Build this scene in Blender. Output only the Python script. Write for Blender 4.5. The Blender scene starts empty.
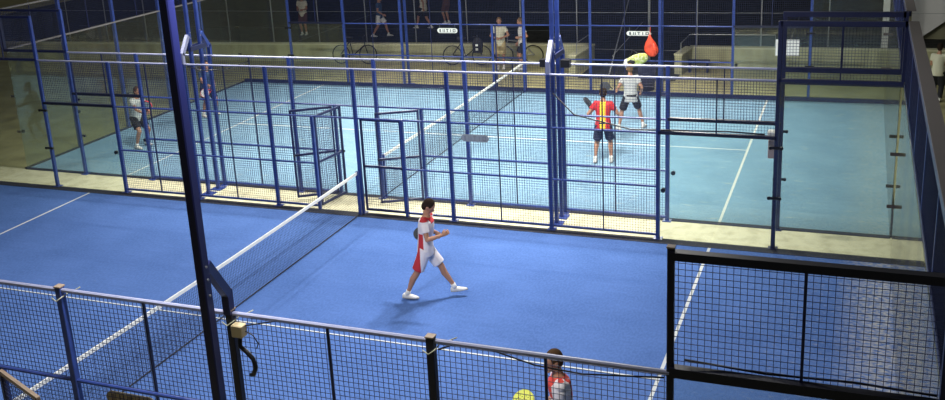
import bpy, bmesh, math, random
from mathutils import Vector, Matrix
random.seed(7)
PI = math.pi
SC = bpy.context.scene
COL = SC.collection

# ------------------------------------------------------------------ materials
def mat(name, col, rough=0.5, metal=0.0, noise=None, emit=None, spec=0.5, bump=None):
    m = bpy.data.materials.new(name); m.use_nodes = True
    nt = m.node_tree; b = nt.nodes['Principled BSDF']
    b.inputs['Base Color'].default_value = (*col, 1)
    b.inputs['Roughness'].default_value = rough
    b.inputs['Metallic'].default_value = metal
    b.inputs['Specular IOR Level'].default_value = spec
    if emit:
        b.inputs['Emission Color'].default_value = (*emit[0], 1)
        b.inputs['Emission Strength'].default_value = emit[1]
    if noise:                                  # (second colour, scale, lo, hi)
        c2, sc, lo, hi = noise[:4]
        tc = nt.nodes.new('ShaderNodeTexCoord')
        n = nt.nodes.new('ShaderNodeTexNoise'); n.inputs['Scale'].default_value = sc
        n.inputs['Detail'].default_value = 6
        r = nt.nodes.new('ShaderNodeMapRange')
        r.inputs['From Min'].default_value = lo; r.inputs['From Max'].default_value = hi
        mx = nt.nodes.new('ShaderNodeMix'); mx.data_type = 'RGBA'
        mx.inputs['A'].default_value = (*col, 1); mx.inputs['B'].default_value = (*c2, 1)
        src = tc.outputs['Object']
        if len(noise) > 4:
            mp = nt.nodes.new('ShaderNodeMapping'); mp.inputs['Scale'].default_value = noise[4]
            nt.links.new(src, mp.inputs['Vector']); src = mp.outputs['Vector']
        nt.links.new(src, n.inputs['Vector'])
        nt.links.new(n.outputs['Fac'], r.inputs['Value'])
        nt.links.new(r.outputs['Result'], mx.inputs['Factor'])
        nt.links.new(mx.outputs['Result'], b.inputs['Base Color'])
        if bump:
            bp = nt.nodes.new('ShaderNodeBump'); bp.inputs['Strength'].default_value = bump
            bp.inputs['Distance'].default_value = 0.01
            nt.links.new(n.outputs['Fac'], bp.inputs['Height'])
            nt.links.new(bp.outputs['Normal'], b.inputs['Normal'])
    return m

def glass_mat():
    m = bpy.data.materials.new('clear_glass'); m.use_nodes = True
    nt = m.node_tree; nt.nodes.clear()
    out = nt.nodes.new('ShaderNodeOutputMaterial')
    tr = nt.nodes.new('ShaderNodeBsdfTransparent'); tr.inputs['Color'].default_value = (0.94, 0.97, 0.95, 1)
    gl = nt.nodes.new('ShaderNodeBsdfGlossy'); gl.inputs['Roughness'].default_value = 0.02
    df = nt.nodes.new('ShaderNodeBsdfDiffuse'); df.inputs['Color'].default_value = (0.5, 0.5, 0.42, 1)
    fr = nt.nodes.new('ShaderNodeFresnel'); fr.inputs['IOR'].default_value = 1.45
    geo = nt.nodes.new('ShaderNodeNewGeometry'); mr = nt.nodes.new('ShaderNodeMapRange')
    mr.inputs['To Min'].default_value = 1.45; mr.inputs['To Max'].default_value = 1 / 1.45
    nt.links.new(geo.outputs['Backfacing'], mr.inputs['Value']); nt.links.new(mr.outputs['Result'], fr.inputs['IOR'])
    a = nt.nodes.new('ShaderNodeMixShader'); b = nt.nodes.new('ShaderNodeMixShader')
    b.inputs['Fac'].default_value = 0.025      # light dust on the panes
    nt.links.new(fr.outputs['Fac'], a.inputs['Fac'])
    nt.links.new(tr.outputs[0], a.inputs[1]); nt.links.new(gl.outputs[0], a.inputs[2])
    nt.links.new(a.outputs[0], b.inputs[1]); nt.links.new(df.outputs[0], b.inputs[2])
    nt.links.new(b.outputs[0], out.inputs['Surface'])
    return m

def turf_mat(name, base, dark, sand, sandx, hi=0.72, amt=1.0):
    """artificial turf: fine mottling, brushed streaks and silica sand gathered near the end glass"""
    m = bpy.data.materials.new(name); m.use_nodes = True
    nt = m.node_tree; N = nt.nodes; L = nt.links; b = N['Principled BSDF']
    b.inputs['Roughness'].default_value = 0.95; b.inputs['Specular IOR Level'].default_value = 0.15
    tc = N.new('ShaderNodeTexCoord')
    def noise(scale, sx=(1, 1, 1), det=5):
        mp = N.new('ShaderNodeMapping'); mp.inputs['Scale'].default_value = sx
        n = N.new('ShaderNodeTexNoise'); n.inputs['Scale'].default_value = scale; n.inputs['Detail'].default_value = det
        L.new(tc.outputs['Object'], mp.inputs['Vector']); L.new(mp.outputs['Vector'], n.inputs['Vector'])
        return n.outputs['Fac']
    def rng(v, a, c, lo=0., h=1.):
        r = N.new('ShaderNodeMapRange'); r.inputs['From Min'].default_value = a; r.inputs['From Max'].default_value = c
        r.inputs['To Min'].default_value = lo; r.inputs['To Max'].default_value = h
        L.new(v, r.inputs['Value']); return r.outputs['Result']
    def mul(a, c):
        x = N.new('ShaderNodeMath'); x.operation = 'MULTIPLY'; L.new(a, x.inputs[0]); L.new(c, x.inputs[1]); return x.outputs[0]
    def add(a, c):
        x = N.new('ShaderNodeMath'); x.operation = 'ADD'; x.use_clamp = True; L.new(a, x.inputs[0]); L.new(c, x.inputs[1]); return x.outputs[0]
    def mix(f, A, B):
        x = N.new('ShaderNodeMix'); x.data_type = 'RGBA'; L.new(f, x.inputs['Factor'])
        for k, v in (('A', A), ('B', B)):
            if isinstance(v, tuple): x.inputs[k].default_value = (*v, 1)
            else: L.new(v, x.inputs[k])
        return x.outputs['Result']
    c = mix(rng(noise(1.1), .35, .65), base, dark)
    c = mix(rng(noise(3.2, (.35, 3, 1), 9), .4, .7, 0, .55), c, dark)
    c = mix(rng(noise(30, (1, .5, 1), 3), .4, .62, 0, .35), c, tuple(min(1, v * 1.35) for v in base))
    sep = N.new('ShaderNodeSeparateXYZ'); L.new(tc.outputs['Object'], sep.inputs[0])
    edge = mul(rng(sep.outputs['X'], sandx - .55, sandx), rng(sep.outputs['X'], sandx + .9, sandx + .2))
    streak = rng(noise(13, (1, 1.6, 1), 8), .38, .6)
    s1 = mul(edge, rng(streak, 0, 1, 0, .75 * amt))
    wide = mul(rng(sep.outputs['X'], sandx - 2.3, sandx), rng(noise(11, (1, 1.8, 1), 8), .55, .7, 0, .4 * amt))
    s2 = rng(noise(5, (.6, 2.2, 1), 9), hi, hi + .12, 0, .45)
    c = mix(add(add(s1, wide), s2), c, sand)
    L.new(c, b.inputs['Base Color'])
    bp = N.new('ShaderNodeBump'); bp.inputs['Strength'].default_value = .25; bp.inputs['Distance'].default_value = .01
    L.new(noise(120), bp.inputs['Height']); L.new(bp.outputs['Normal'], b.inputs['Normal'])
    return m

M = {}
M['blue'] = mat('blue_painted_steel', (0.04, 0.078, 0.32), .33, noise=((0.032, 0.06, 0.24), 9, .35, .7))
M['darkblue'] = mat('dark_blue_painted_steel', (0.015, 0.022, 0.085), .45)
M['mast'] = mat('shaded_blue_steel', (0.016, 0.02, 0.1), .3, spec=.6)  # darker than the fence blue; the mast's unlit side put into the colour
M['black'] = mat('dark_and_shaded_steel', (0.012, 0.014, 0.035), .4)
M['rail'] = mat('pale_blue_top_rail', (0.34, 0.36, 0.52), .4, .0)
M['cap'] = mat('weathered_grey_capping', (0.2, 0.18, 0.17), .7)
M['wire'] = mat('welded_mesh_wire', (0.016, 0.024, 0.085), .5)
M['glass'] = glass_mat()
M['clamp'] = mat('black_clamp', (0.01, 0.01, 0.012), .35)
M['bracket'] = mat('brown_grey_bracket', (0.09, 0.075, 0.065), .5)
M['steel'] = mat('galvanised_steel', (0.35, 0.36, 0.36), .45, .6)
M['white'] = mat('white_paint', (0.8, 0.8, 0.77), .6)
M['tape'] = mat('net_tape_white', (0.82, 0.82, 0.74), .7)
M['net'] = mat('black_net_cord', (0.012, 0.014, 0.02), .8)
M['line'] = mat('court_line_white', (0.66, 0.68, 0.64), .9, noise=((0.5, .56, .62), 40, .5, .75))
M['turf_near'] = turf_mat('royal_blue_turf', (0.088, 0.172, 0.425), (0.07, 0.142, 0.36), (0.5, 0.49, 0.44), 9.62)
M['turf_far'] = turf_mat('sea_blue_turf', (0.225, 0.375, 0.50), (0.17, 0.30, 0.42), (0.5, 0.55, 0.45), 9.55, .6, .45)
M['turf_dark'] = mat('dark_blue_turf', (0.058, 0.06, 0.056), .95, noise=((0.038, .042, .042), 3, .4, .6), spec=.1)
M['path'] = mat('cream_concrete', (0.72, 0.68, 0.45), .85, noise=((0.56, .52, .33), 4, .45, .7), bump=.1)
M['ground'] = mat('olive_concrete', (0.46, 0.42, 0.21), .9, noise=((0.33, .3, .15), 1.3, .35, .65), bump=.1)
M['wall'] = mat('cream_rendered_wall', (0.5, 0.49, 0.3), .85, noise=((0.33, .32, .19), 2.2, .4, .75, (1, 1, .4)))
M['wallcap'] = mat('pale_wall_coping', (0.62, 0.6, 0.4), .8)
M['olive'] = mat('olive_render', (0.3, 0.29, 0.18), .9, noise=((.2, .19, .12), 2, .4, .7))
M['kerb'] = mat('dark_kerb', (0.03, 0.035, 0.06), .8, noise=((0.09, .085, .08), 30, .55, .7))
M['box'] = mat('cream_plastic', (0.62, 0.5, 0.28), .5)
M['pinkbox'] = mat('faded_pink_panel', (0.42, 0.3, 0.29), .6)
M['wood'] = mat('tan_rail_cap', (0.36, 0.27, 0.19), .6)
M['lens'] = mat('lit_lamp_lens', (1, 1, 1), .3, emit=((1.0, .97, .9), 30))
M['rope'] = mat('pale_cord', (0.55, 0.55, 0.4), .8)
M['skin'] = mat('tanned_skin', (0.42, 0.21, 0.125), .55)
M['hair'] = mat('dark_hair', (0.025, 0.017, 0.013), 1.0, spec=.1)
M['hair2'] = mat('brown_hair', (0.07, 0.04, 0.02), 1.0, spec=.1)
M['hair3'] = mat('light_brown_hair', (0.16, 0.10, 0.05), 1.0, spec=.1)
M['eye'] = mat('eye_dark', (0.02, 0.015, 0.012), .2)
M['lip'] = mat('lip', (0.32, 0.11, 0.09), .5)
M['shoe'] = mat('white_shoe', (0.78, 0.76, 0.7), .6)
M['sole'] = mat('shoe_sole', (0.3, 0.3, 0.3), .7)
M['sock'] = mat('white_sock', (0.75, 0.75, 0.72), .8)
M['c_white'] = mat('white_cloth', (0.74, 0.72, 0.7), .8)
M['c_grey'] = mat('light_grey_cloth', (0.5, 0.51, 0.5), .85)
M['c_navy'] = mat('navy_cloth', (0.02, 0.025, 0.06), .85)
M['c_black'] = mat('black_cloth', (0.015, 0.015, 0.02), .85)
M['c_khaki'] = mat('khaki_cloth', (0.42, 0.33, 0.16), .85)
M['c_blue'] = mat('blue_cloth', (0.04, 0.08, 0.17), .85)
M['c_cream'] = mat('cream_cloth', (0.66, 0.63, 0.48), .85)
M['c_brown'] = mat('brown_cloth', (0.12, 0.06, 0.05), .85)
M['red'] = mat('orange_red_cloth', (0.85, 0.09, 0.035), .6, noise=((0.6, .04, .02), 8, .45, .7))
M['lime'] = mat('lime_fabric', (0.42, 0.47, 0.1), .8, noise=((.75, .76, .5), 14, .45, .65))
M['r_yellow'] = mat('yellow_racket', (0.75, 0.78, 0.12), .4)
M['r_red'] = mat('red_racket', (0.65, 0.05, 0.06), .4)
M['r_dark'] = mat('dark_racket', (0.03, 0.035, 0.04), .4)
M['tyre'] = mat('tyre_rubber', (0.02, 0.02, 0.02), .8)
M['palesign'] = mat('faded_sign_plate', (.42, .45, .45), .6)
M['mark'] = mat('dark_lettering', (0.05, 0.06, 0.07), .7)

def split_cloth(name, base, c2, test):
    """cloth whose second colour sits where the local coordinate test (built from nodes) holds"""
    m = mat(name, base, .8); nt = m.node_tree; N = nt.nodes; L = nt.links
    tc = N.new('ShaderNodeTexCoord'); sp = N.new('ShaderNodeSeparateXYZ'); L.new(tc.outputs['Object'], sp.inputs[0])
    def cmp(axis, op, val, absol=False):
        v = sp.outputs[axis]
        if absol:
            a = N.new('ShaderNodeMath'); a.operation = 'ABSOLUTE'; L.new(v, a.inputs[0]); v = a.outputs[0]
        n = N.new('ShaderNodeMath'); n.operation = op; n.inputs[1].default_value = val; L.new(v, n.inputs[0]); return n.outputs[0]
    def comb(op, a, b):
        n = N.new('ShaderNodeMath'); n.operation = op; L.new(a, n.inputs[0]); L.new(b, n.inputs[1]); return n.outputs[0]
    f = test(cmp, comb)
    mx = N.new('ShaderNodeMix'); mx.data_type = 'RGBA'; L.new(f, mx.inputs['Factor'])
    mx.inputs['A'].default_value = (*base, 1); mx.inputs['B'].default_value = (*c2, 1)
    L.new(mx.outputs['Result'], N['Principled BSDF'].inputs['Base Color'])
    return m
RED = (0.5, 0.028, 0.035)
M['kit_shirt'] = split_cloth('white_red_shirt', (0.76, 0.71, 0.71), RED, lambda c, k:
    k('MAXIMUM', k('MAXIMUM', c('Z', 'GREATER_THAN', 1.385), k('MULTIPLY', c('Z', 'LESS_THAN', 1.16), k('MULTIPLY', c('X', 'GREATER_THAN', .1, True), c('Y', 'LESS_THAN', -.02)))),
      k('MULTIPLY', c('Z', 'GREATER_THAN', 1.32), k('MULTIPLY', c('Y', 'GREATER_THAN', .06), c('X', 'LESS_THAN', .1, True)))))
M['kit_shorts'] = split_cloth('white_red_shorts', (0.76, 0.71, 0.71), RED, lambda c, k:
    k('MULTIPLY', c('X', 'GREATER_THAN', .1, True), c('Y', 'LESS_THAN', -.085)))
M['spain'] = split_cloth('red_yellow_shirt', (0.52, 0.018, 0.025), (0.85, 0.55, 0.03), lambda c, k: c('X', 'LESS_THAN', .062, True))
M['near_shirt'] = split_cloth('white_shirt_red_chest', (0.76, 0.71, 0.71), (0.62, 0.05, 0.035), lambda c, k:
    k('MAXIMUM', k('MULTIPLY', c('X', 'LESS_THAN', .1, True), c('Z', 'GREATER_THAN', 1.17)), c('Z', 'GREATER_THAN', 1.42)))

# ------------------------------------------------------------------ mesh helpers
def link(name, bm, m, parent=None, smooth=False, mats=None):
    me = bpy.data.meshes.new(name)
    bmesh.ops.recalc_face_normals(bm, faces=bm.faces)
    bm.to_mesh(me); bm.free()
    for x in (mats or [m]): me.materials.append(x)
    if smooth:
        for p in me.polygons: p.use_smooth = True
    o = bpy.data.objects.new(name, me); COL.objects.link(o)
    if parent: o.parent = parent
    return o
def tag(o, label, cat=None, group=None, kind=None):
    if label: o['label'] = label
    if cat: o['category'] = cat
    if group: o['group'] = group
    if kind: o['kind'] = kind
    return o
def thing(name, label, cat, loc=(0, 0, 0), rz=0, group=None):
    o = bpy.data.objects.new(name, None); COL.objects.link(o); o.empty_display_size = .2
    o.location = loc; o.rotation_euler = (0, 0, rz)
    return tag(o, label, cat, group)
def box(bm, x0, x1, y0, y1, z0, z1, mi=0):
    v = [bm.verts.new((x, y, z)) for x in (x0, x1) for y in (y0, y1) for z in (z0, z1)]
    for f in ((0, 1, 3, 2), (4, 6, 7, 5), (0, 4, 5, 1), (2, 3, 7, 6), (0, 2, 6, 4), (1, 5, 7, 3)):
        bm.faces.new([v[i] for i in f]).material_index = mi
def tube(bm, pts, r, n=8, caps=True, mi=0):
    pts = [Vector(p) for p in pts]; rs = r if isinstance(r, (list, tuple)) else [r] * len(pts)
    rings = []; up = None
    for i, p in enumerate(pts):
        d = (pts[min(i + 1, len(pts) - 1)] - pts[max(i - 1, 0)]).normalized()
        if up is None: up = Vector((0, 0, 1)) if abs(d.z) < .9 else Vector((0, 1, 0))
        a = d.cross(up).normalized(); up = a.cross(d).normalized()
        rings.append([bm.verts.new(p + (a * math.cos(t) + up * math.sin(t)) * rs[i]) for t in [2 * PI * k / n + PI / n for k in range(n)]])
    for A, B in zip(rings, rings[1:]):
        for k in range(n): bm.faces.new((A[k], A[(k + 1) % n], B[(k + 1) % n], B[k])).material_index = mi
    if caps:
        bm.faces.new(rings[0][::-1]); bm.faces.new(rings[-1])
def sphere(bm, c, r, rot=None, u=14, v=10):
    mtx = Matrix.Translation(c) @ (rot.to_4x4() if rot else Matrix()) @ Matrix.Diagonal((*r, 1) if len(r) == 3 else (r[0],) * 3 + (1,))
    bmesh.ops.create_uvsphere(bm, u_segments=u, v_segments=v, radius=1, matrix=mtx)
def cyl(bm, c, axis, r, h, n=16, r2=None):
    q = Vector((0, 0, 1)).rotation_difference(Vector(axis)).to_matrix().to_4x4()
    bmesh.ops.create_cone(bm, cap_ends=True, segments=n, radius1=r, radius2=r if r2 is None else r2, depth=h, matrix=Matrix.Translation(c) @ q)
def bars(bm, A, B, up, w, h, mi=0):
    """rectangular bar from A to B; w across, h along up"""
    A, B, up = Vector(A), Vector(B), Vector(up); d = (B - A).normalized(); s = d.cross(up).normalized() * w / 2; u = up.normalized() * h / 2
    v = [bm.verts.new(p + a + b) for p in (A, B) for a in (-s, s) for b in (-u, u)]
    for f in ((0, 1, 3, 2), (4, 6, 7, 5), (0, 4, 5, 1), (2, 3, 7, 6), (0, 2, 6, 4), (1, 5, 7, 3)):
        bm.faces.new([v[i] for i in f]).material_index = mi
def mesh_grid(bm, O, U, V, w, h, cell=.05, r=.0021):
    """welded wire grid spanning w along U and h along V from O"""
    O, U, V = Vector(O), Vector(U).normalized(), Vector(V).normalized(); W = U.cross(V)
    def wire(a, b, s):
        vs = [[bm.verts.new(p + s * x * r + W * y * r) for x, y in ((-1, -1), (1, -1), (1, 1), (-1, 1))] for p in (a, b)]
        for k in range(4): bm.faces.new((vs[0][k], vs[0][(k + 1) % 4], vs[1][(k + 1) % 4], vs[1][k]))
    n = max(1, round(w / cell)); k = max(1, round(h / cell))
    for i in range(n + 1):
        a = O + U * (w * i / n); wire(a, a + V * h, U)
    for i in range(k + 1):
        a = O + V * (h * i / k) + W * r * 1.8; wire(a, a + U * w, V)

# ------------------------------------------------------------------ camera
C = Vector((9.20663, -17.25584, 6.89917))
fw = Vector((-0.374803, 0.883398, -0.281301)); rt = Vector((0.925423, 0.374753, -0.056150)); up = Vector((-0.055815, 0.281368, 0.957975))
cam = bpy.data.cameras.new('camera'); co = bpy.data.objects.new('camera', cam); COL.objects.link(co)
R3 = Matrix((rt, up, -fw)).transposed()
co.matrix_world = Matrix.Translation(C) @ R3.to_4x4()
cam.sensor_width = 36; cam.lens = 36 * 1008.88 / 945
cam.shift_x = (472.5 - 444.2057) / 945; cam.shift_y = -(200 - 152.8139) / 945
cam.clip_end = 300; SC.camera = co

# ------------------------------------------------------------------ setting
g = .0; G = 1.03; E_ = 9.9; NS = -10.19; FS = 10.98     # gap edges, end wall X, near fence Y, far fence Y
def struct(name, bm, m=None, mats=None): return tag(link(name, bm, m, mats=mats), None, kind='structure')

def court_floor(name, y0, y1, m, ctr):
    """turf with painted lines inlaid as cells of the same slab"""
    hw = .025
    xs = sorted({-E_, -6.87 - hw, -6.87 + hw, 0, 6.95 - hw, 6.95 + hw, E_})
    ys = sorted({y0, ctr - hw, ctr + hw, y1})
    bm = bmesh.new(); V = {}
    for i, x in enumerate(xs):
        for j, y in enumerate(ys): V[i, j] = bm.verts.new((x, y, 0))
    for i in range(len(xs) - 1):
        for j in range(len(ys) - 1):
            f = bm.faces.new((V[i, j], V[i + 1, j], V[i + 1, j + 1], V[i, j + 1]))
            cx = (xs[i] + xs[i + 1]) / 2; cy = (ys[j] + ys[j + 1]) / 2
            f.material_index = 1 if (min(abs(cx - 6.95), abs(cx + 6.87)) < hw or (abs(cy - ctr) < hw and abs(cx) < 7)) else 0
    r = bmesh.ops.extrude_face_region(bm, geom=bm.faces[:])
    bmesh.ops.translate(bm, verts=[v for v in r['geom'] if isinstance(v, bmesh.types.BMVert)], vec=(0, 0, -.06))
    return struct(name, bm, mats=[m, M['line']])
court_floor('floor_near_court', NS + .03, g - .05, M['turf_near'], -5.05)
court_floor('floor_far_court', G + .05, FS - .03, M['turf_far'], 6.0)
bm = bmesh.new(); box(bm, -16, E_ + .9, g - .02, G + .02, -.06, .0); struct('floor_path', bm, M['path'])
bm = bmesh.new(); box(bm, -60, 40, -30, 60, -.2, -.062); struct('ground', bm, M['ground'])
# outside slab around the courts
bm = bmesh.new()
box(bm, -40, -E_ - .06, -25, 15, -.06, -.004); box(bm, -E_ - .06, E_ + .06, FS + .06, 15, -.06, -.004)
box(bm, E_ + .06, 26, -25, 15, -.06, -.004); box(bm, -E_ - .06, E_ + .06, -25, NS - .06, -.06, -.004)
struct('ground_slab', bm, M['ground'])
bm = bmesh.new()
box(bm, -E_, E_, g - .2, g + .04, -.05, .008); box(bm, -E_, E_, G - .05, G + .1, -.05, .008)  # first strip is kerb plus the fence-foot shadow, both in its dark colour
struct('trim_1', bm, M['kerb'])
bm = bmesh.new(); box(bm, -E_, E_, FS - .04, FS + .08, -.05, .1); struct('trim_2', bm, M['darkblue'])
# low rendered wall with the return walls at the entry
H = .66
def lowwall(name, A, B, h0=0):
    A = Vector((*A, 0)); B = Vector((*B, 0)); bm = bmesh.new()
    bars(bm, A + Vector((0, 0, (H + h0) / 2 - .03)), B + Vector((0, 0, (H + h0) / 2 - .03)), (0, 0, 1), .22, H - h0 - .04)
    bars(bm, A + Vector((0, 0, H - .025)), B + Vector((0, 0, H - .025)), (0, 0, 1), .27, .05, 1)
    return struct(name, bm, mats=[M['wall'], M['wallcap']])
lowwall('wall_back_left', (-30, 13.2), (.95, 15.25))
lowwall('wall_back_right', (4.2, 15.1), (26, 15.55))
lowwall('wall_ramp_left', (.95, 15.25), (.82, 13.3))
lowwall('wall_ramp_right', (4.2, 15.1), (4.05, 13.8))
# third, unlit court behind
bm = bmesh.new(); box(bm, -34, 30, 15.7, 34, -.06, .012); struct('floor_back_court', bm, M['turf_dark'])
bm = bmesh.new(); box(bm, 1.08, 4.1, 12.95, 15.72, -.05, .014); struct('floor_ramp', bm, M['turf_dark'])
bm = bmesh.new(); dim = mat('dark_grey_line', (0.09, .1, .11), .9)  # dark grey, much duller than the lines of the other courts
box(bm, -12.03, -11.97, 16.5, 26, .012, .02); box(bm, 6.92, 6.98, 16.5, 26, .012, .02); box(bm, -26, 20, 21.2, 21.26, .012, .02)
struct('trim_3', bm, dim)
# white stair parapet and building to the right
bm = bmesh.new()
prof = [(10.8, .05), (11.1, .12), (12.4, 1.15), (17, 3.6), (17, 6.2), (10.8, 3.2)]
fr = [bm.verts.new((x, 20, z)) for x, z in prof]; bk = [bm.verts.new((x, 20.25, z)) for x, z in prof]
bm.faces.new(fr); bm.faces.new(bk[::-1])
for i in range(len(prof)):
    j = (i + 1) % len(prof); bm.faces.new((fr[j], fr[i], bk[i], bk[j]))
tag(link('stair_parapet', bm, M['white']), 'white sloping stair parapet at the upper right beyond the courts', 'wall')
bm = bmesh.new(); box(bm, 10.3, 22, 20.4, 20.7, 0, 4.5); tag(link('building_wall', bm, M['olive']), 'olive grey building wall beneath the white stair parapet at the upper right', 'wall')
bm = bmesh.new(); box(bm, 9.85, 10.12, 17.4, 17.7, .0, 5.2); box(bm, 9.8, 10.17, 17.35, 17.75, 0, .12)
tag(link('column', bm, M['white']), 'square white column behind the far right corner of the far court', 'column')

# ------------------------------------------------------------------ padel fences
def clamp_part(parent, x, y, z, axis):
    bm = bmesh.new(); cyl(bm, (x, y, z), axis, .042, .05, 12); return link('glass_clamp', bm, M['clamp'], parent)

def side_fence(y, s, label, post_m, rail_m, doors, low_m='blue'):
    """20 m side: mesh in the middle, stepped glass at both ends; s = outward direction"""
    t = thing('side_fence', label, 'fence', (0, y, 0))
    for X in (-8, -6, -4, -2, 0, 2, 4, 6, 8):
        h = 4 if abs(X) == 8 else 3
        pw = .026 if (X == 8 and y < -5) else .036; pd = .055 if (X == 8 and y < -5) else .07
        bm = bmesh.new(); box(bm, X - pw, X + pw, 0 if s > 0 else -pd, pd if s > 0 else 0, 0, h + (.03 if y < -5 else .012))
        bevel(bm)
        if y < -5: box(bm, X - pw - .004, X + pw + .004, -pd - .004, .004, h + .03, h + .042, 1)
        box(bm, X - .08, X + .08, -.08 + s * .04, .08 + s * .04, 0, .014)
        link('post', bm, None, t, mats=[post_m(X), M['wood']])
    if True:
        for X in (-1, 1):
            bm = bmesh.new(); box(bm, X - .03, X + .03, s * .03 - .03, s * .03 + .03, 0, 2); link('door_post', bm, M['blue'], t)
    # rails
    def rail(name, x0, x1, z, m, r=.02, sq=False):
        bm = bmesh.new()
        if sq: box(bm, x0, x1, s * .04 - .04, s * .04 + .04, z - sq, z)
        else: tube(bm, [(x0, s * .04, z), (x1, s * .04, z)], r, 8)
        return link(name, bm, m, t)
    rail('top_rail', -8, 8, 3, rail_m, .021)
    rail('middle_rail', -6, 6, 2, M[low_m], .02)
    for x0, x1 in ((-6, -1), (1, 6)):
        rail('lower_rail', x0, x1, 1, M[low_m], .02)
        rail('bottom_rail', x0, x1, .08, M[low_m], .025)
    for a in (-1, 1):
        x0, x1 = sorted((a * 6, a * 8)); rail('glass_top_rail', x0, x1, 2.04, M['black'], sq=.055)
        x0, x1 = sorted((a * 8, a * E_)); rail('glass_top_rail', x0, x1, 3.04 if y > -5 else 3.06, M['darkblue'] if y > -5 else M['black'], sq=(.085 if y > -5 else .08) if a > 0 else .05)
        rail('upper_rail', x0, x1, 4.01, M['darkblue'] if y > -5 else M['black'], sq=(.085 if y > -5 else .065) if a > 0 else .05)
        bm = bmesh.new(); x = a * E_; box(bm, x - .04, x + .04, s * .04 - .04, s * .04 + .04, 3.04, 4.01); link('corner_post', bm, M['darkblue'], t)
    # thin stiffeners
    for X, z0, z1 in [(-5, .1, 3), (-3, .1, 3), (3, .1, 3), (5, .1, 3), (-7, 2.04, 3), (7, 2.04, 3), (-8.95, 3.04, 3.95), (8.95, 3.04, 3.95)]:
        bm = bmesh.new(); box(bm, X - .011, X + .011, s * .02 - .011, s * .02 + .011, z0, z1); link('stiffener', bm, M['darkblue'], t)
    # mesh panels, one per bay
    bays = [(x, x + 2, .1, 3) for x in (-6, -4, 2, 4)] + [(-2, -1, .1, 3), (1, 2, .1, 3), (-1, 1, 2, 3), (-8, -6, 2.04, 3), (6, 8, 2.04, 3), (-E_, -8, 3.04, 3.95), (8, E_, 3.04, 3.95)]
    for x0, x1, z0, z1 in bays:
        bm = bmesh.new(); mesh_grid(bm, (x0, -s * .004, z0), (1, 0, 0), (0, 0, 1), x1 - x0, z1 - z0, r=.0021 if y < -5 else .0018)
        link('mesh_panel', bm, M['wire'], t)
    # glass
    for x0, x1, h in ((-E_, -8.0, 3), (-8, -6, 2), (6, 8, 2), (8.0, E_, 3)):
        bm = bmesh.new(); box(bm, x0 + .012, x1 - .012, -.016 if s > 0 else .004, -.004 if s > 0 else .016, .02, h - .01)
        gl = link('glass_panel', bm, M['glass'], t)
        a = 1 if x1 > 0 else -1
        if h == 2: clamp_part(gl, a * 6.1, 0, .95, (0, 1, 0))
        else:
            for z in (.95, 1.85):
                bm = bmesh.new(); box(bm, a * 8 - .1, a * 8 + .1, -.03 * s - .012, -.03 * s + .012, z - .025, z + .025); bevel(bm, .01); cyl(bm, (a * 8 + .09, -.03 * s, z), (0, 1, 0), .03, .035, 10); cyl(bm, (a * 8 - .09, -.03 * s, z), (0, 1, 0), .03, .035, 10)
                link('glass_clamp', bm, M['clamp'], gl)
                bm = bmesh.new(); box(bm, a * E_ - .13, a * E_ - .0, -.03 * s - .01, -.03 * s + .01, z - .03, z + .03); bevel(bm, .008); link('corner_bracket', bm, M['bracket'], gl)
    # doors: (hinge x, angle of the leaf in degrees, which way the leaf runs)
    for hx, ang, m in doors:
        a = math.radians(ang)
        d = Vector((math.cos(a), math.sin(a), 0)); n = Vector((-d.y, d.x, 0)); o = Vector((hx, s * .07, 0)) + d * .035
        w = .9
        bm = bmesh.new()
        for p in (0, w - .04): bars(bm, o + d * (p + .02) + Vector((0, 0, .06)), o + d * (p + .02) + Vector((0, 0, 1.98)), n, .04, .04)
        for z in (.08, 1.0, 1.97): bars(bm, o + Vector((0, 0, z)), o + d * w + Vector((0, 0, z)), (0, 0, 1), .04, .045, 1 if z > 1.9 else 0)
        dr = link('door', bm, None, t, mats=[M['black'] if m == 'tan' else M['darkblue'], M['wood'] if m == 'tan' else M['darkblue']])
        bm = bmesh.new(); mesh_grid(bm, o + d * .03 + Vector((0, 0, .1)), d, (0, 0, 1), w - .06, 1.86); link('door_mesh', bm, M['wire'], dr)
        bm = bmesh.new(); cyl(bm, o + d * (w - .02) + Vector((0, 0, 1.0)), n, .025, .1, 8); tube(bm, [o + d * (w - .02) + Vector((0, 0, 1.0)) + n * .06, o + d * (w - .14) + Vector((0, 0, 1.0)) + n * .06], .012, 6)
        link('door_handle', bm, M['clamp'], dr)
    return t
def bevel(bm, w=.006):
    bmesh.ops.bevel(bm, geom=bm.edges[:], offset=w, segments=1, affect='EDGES')

F_near = side_fence(NS, -1, 'dark blue mesh fence across the bottom edge, nearest to the viewer', lambda X: M['blue'] if X <= 2 else M['black'], M['rail'], [(1.0, -22, 'tan'), (-1, -158, 'tan')])  # right-hand posts get dark steel, shade on the blue paint put into colour
F_mid1 = side_fence(g, 1, 'blue mesh fence directly behind the walking player, first of the two along the cream path', lambda X: M['blue'] if X < 8 else M['darkblue'], M['rail'], [(-1.0, 82, ''), (0.03, 0, '')])
F_mid2 = side_fence(G, -1, 'blue mesh fence between the cream path and the far court', lambda X: M['blue'] if X < 8 else M['darkblue'], M['rail'], [(1.0, -152, ''), (-1.0, -146, '')])
F_far = side_fence(FS, 1, 'blue mesh fence along the far edge of the far court, in front of the bicycles', lambda X: M['blue'], M['rail'], [(-.97, 0, '')])

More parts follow.
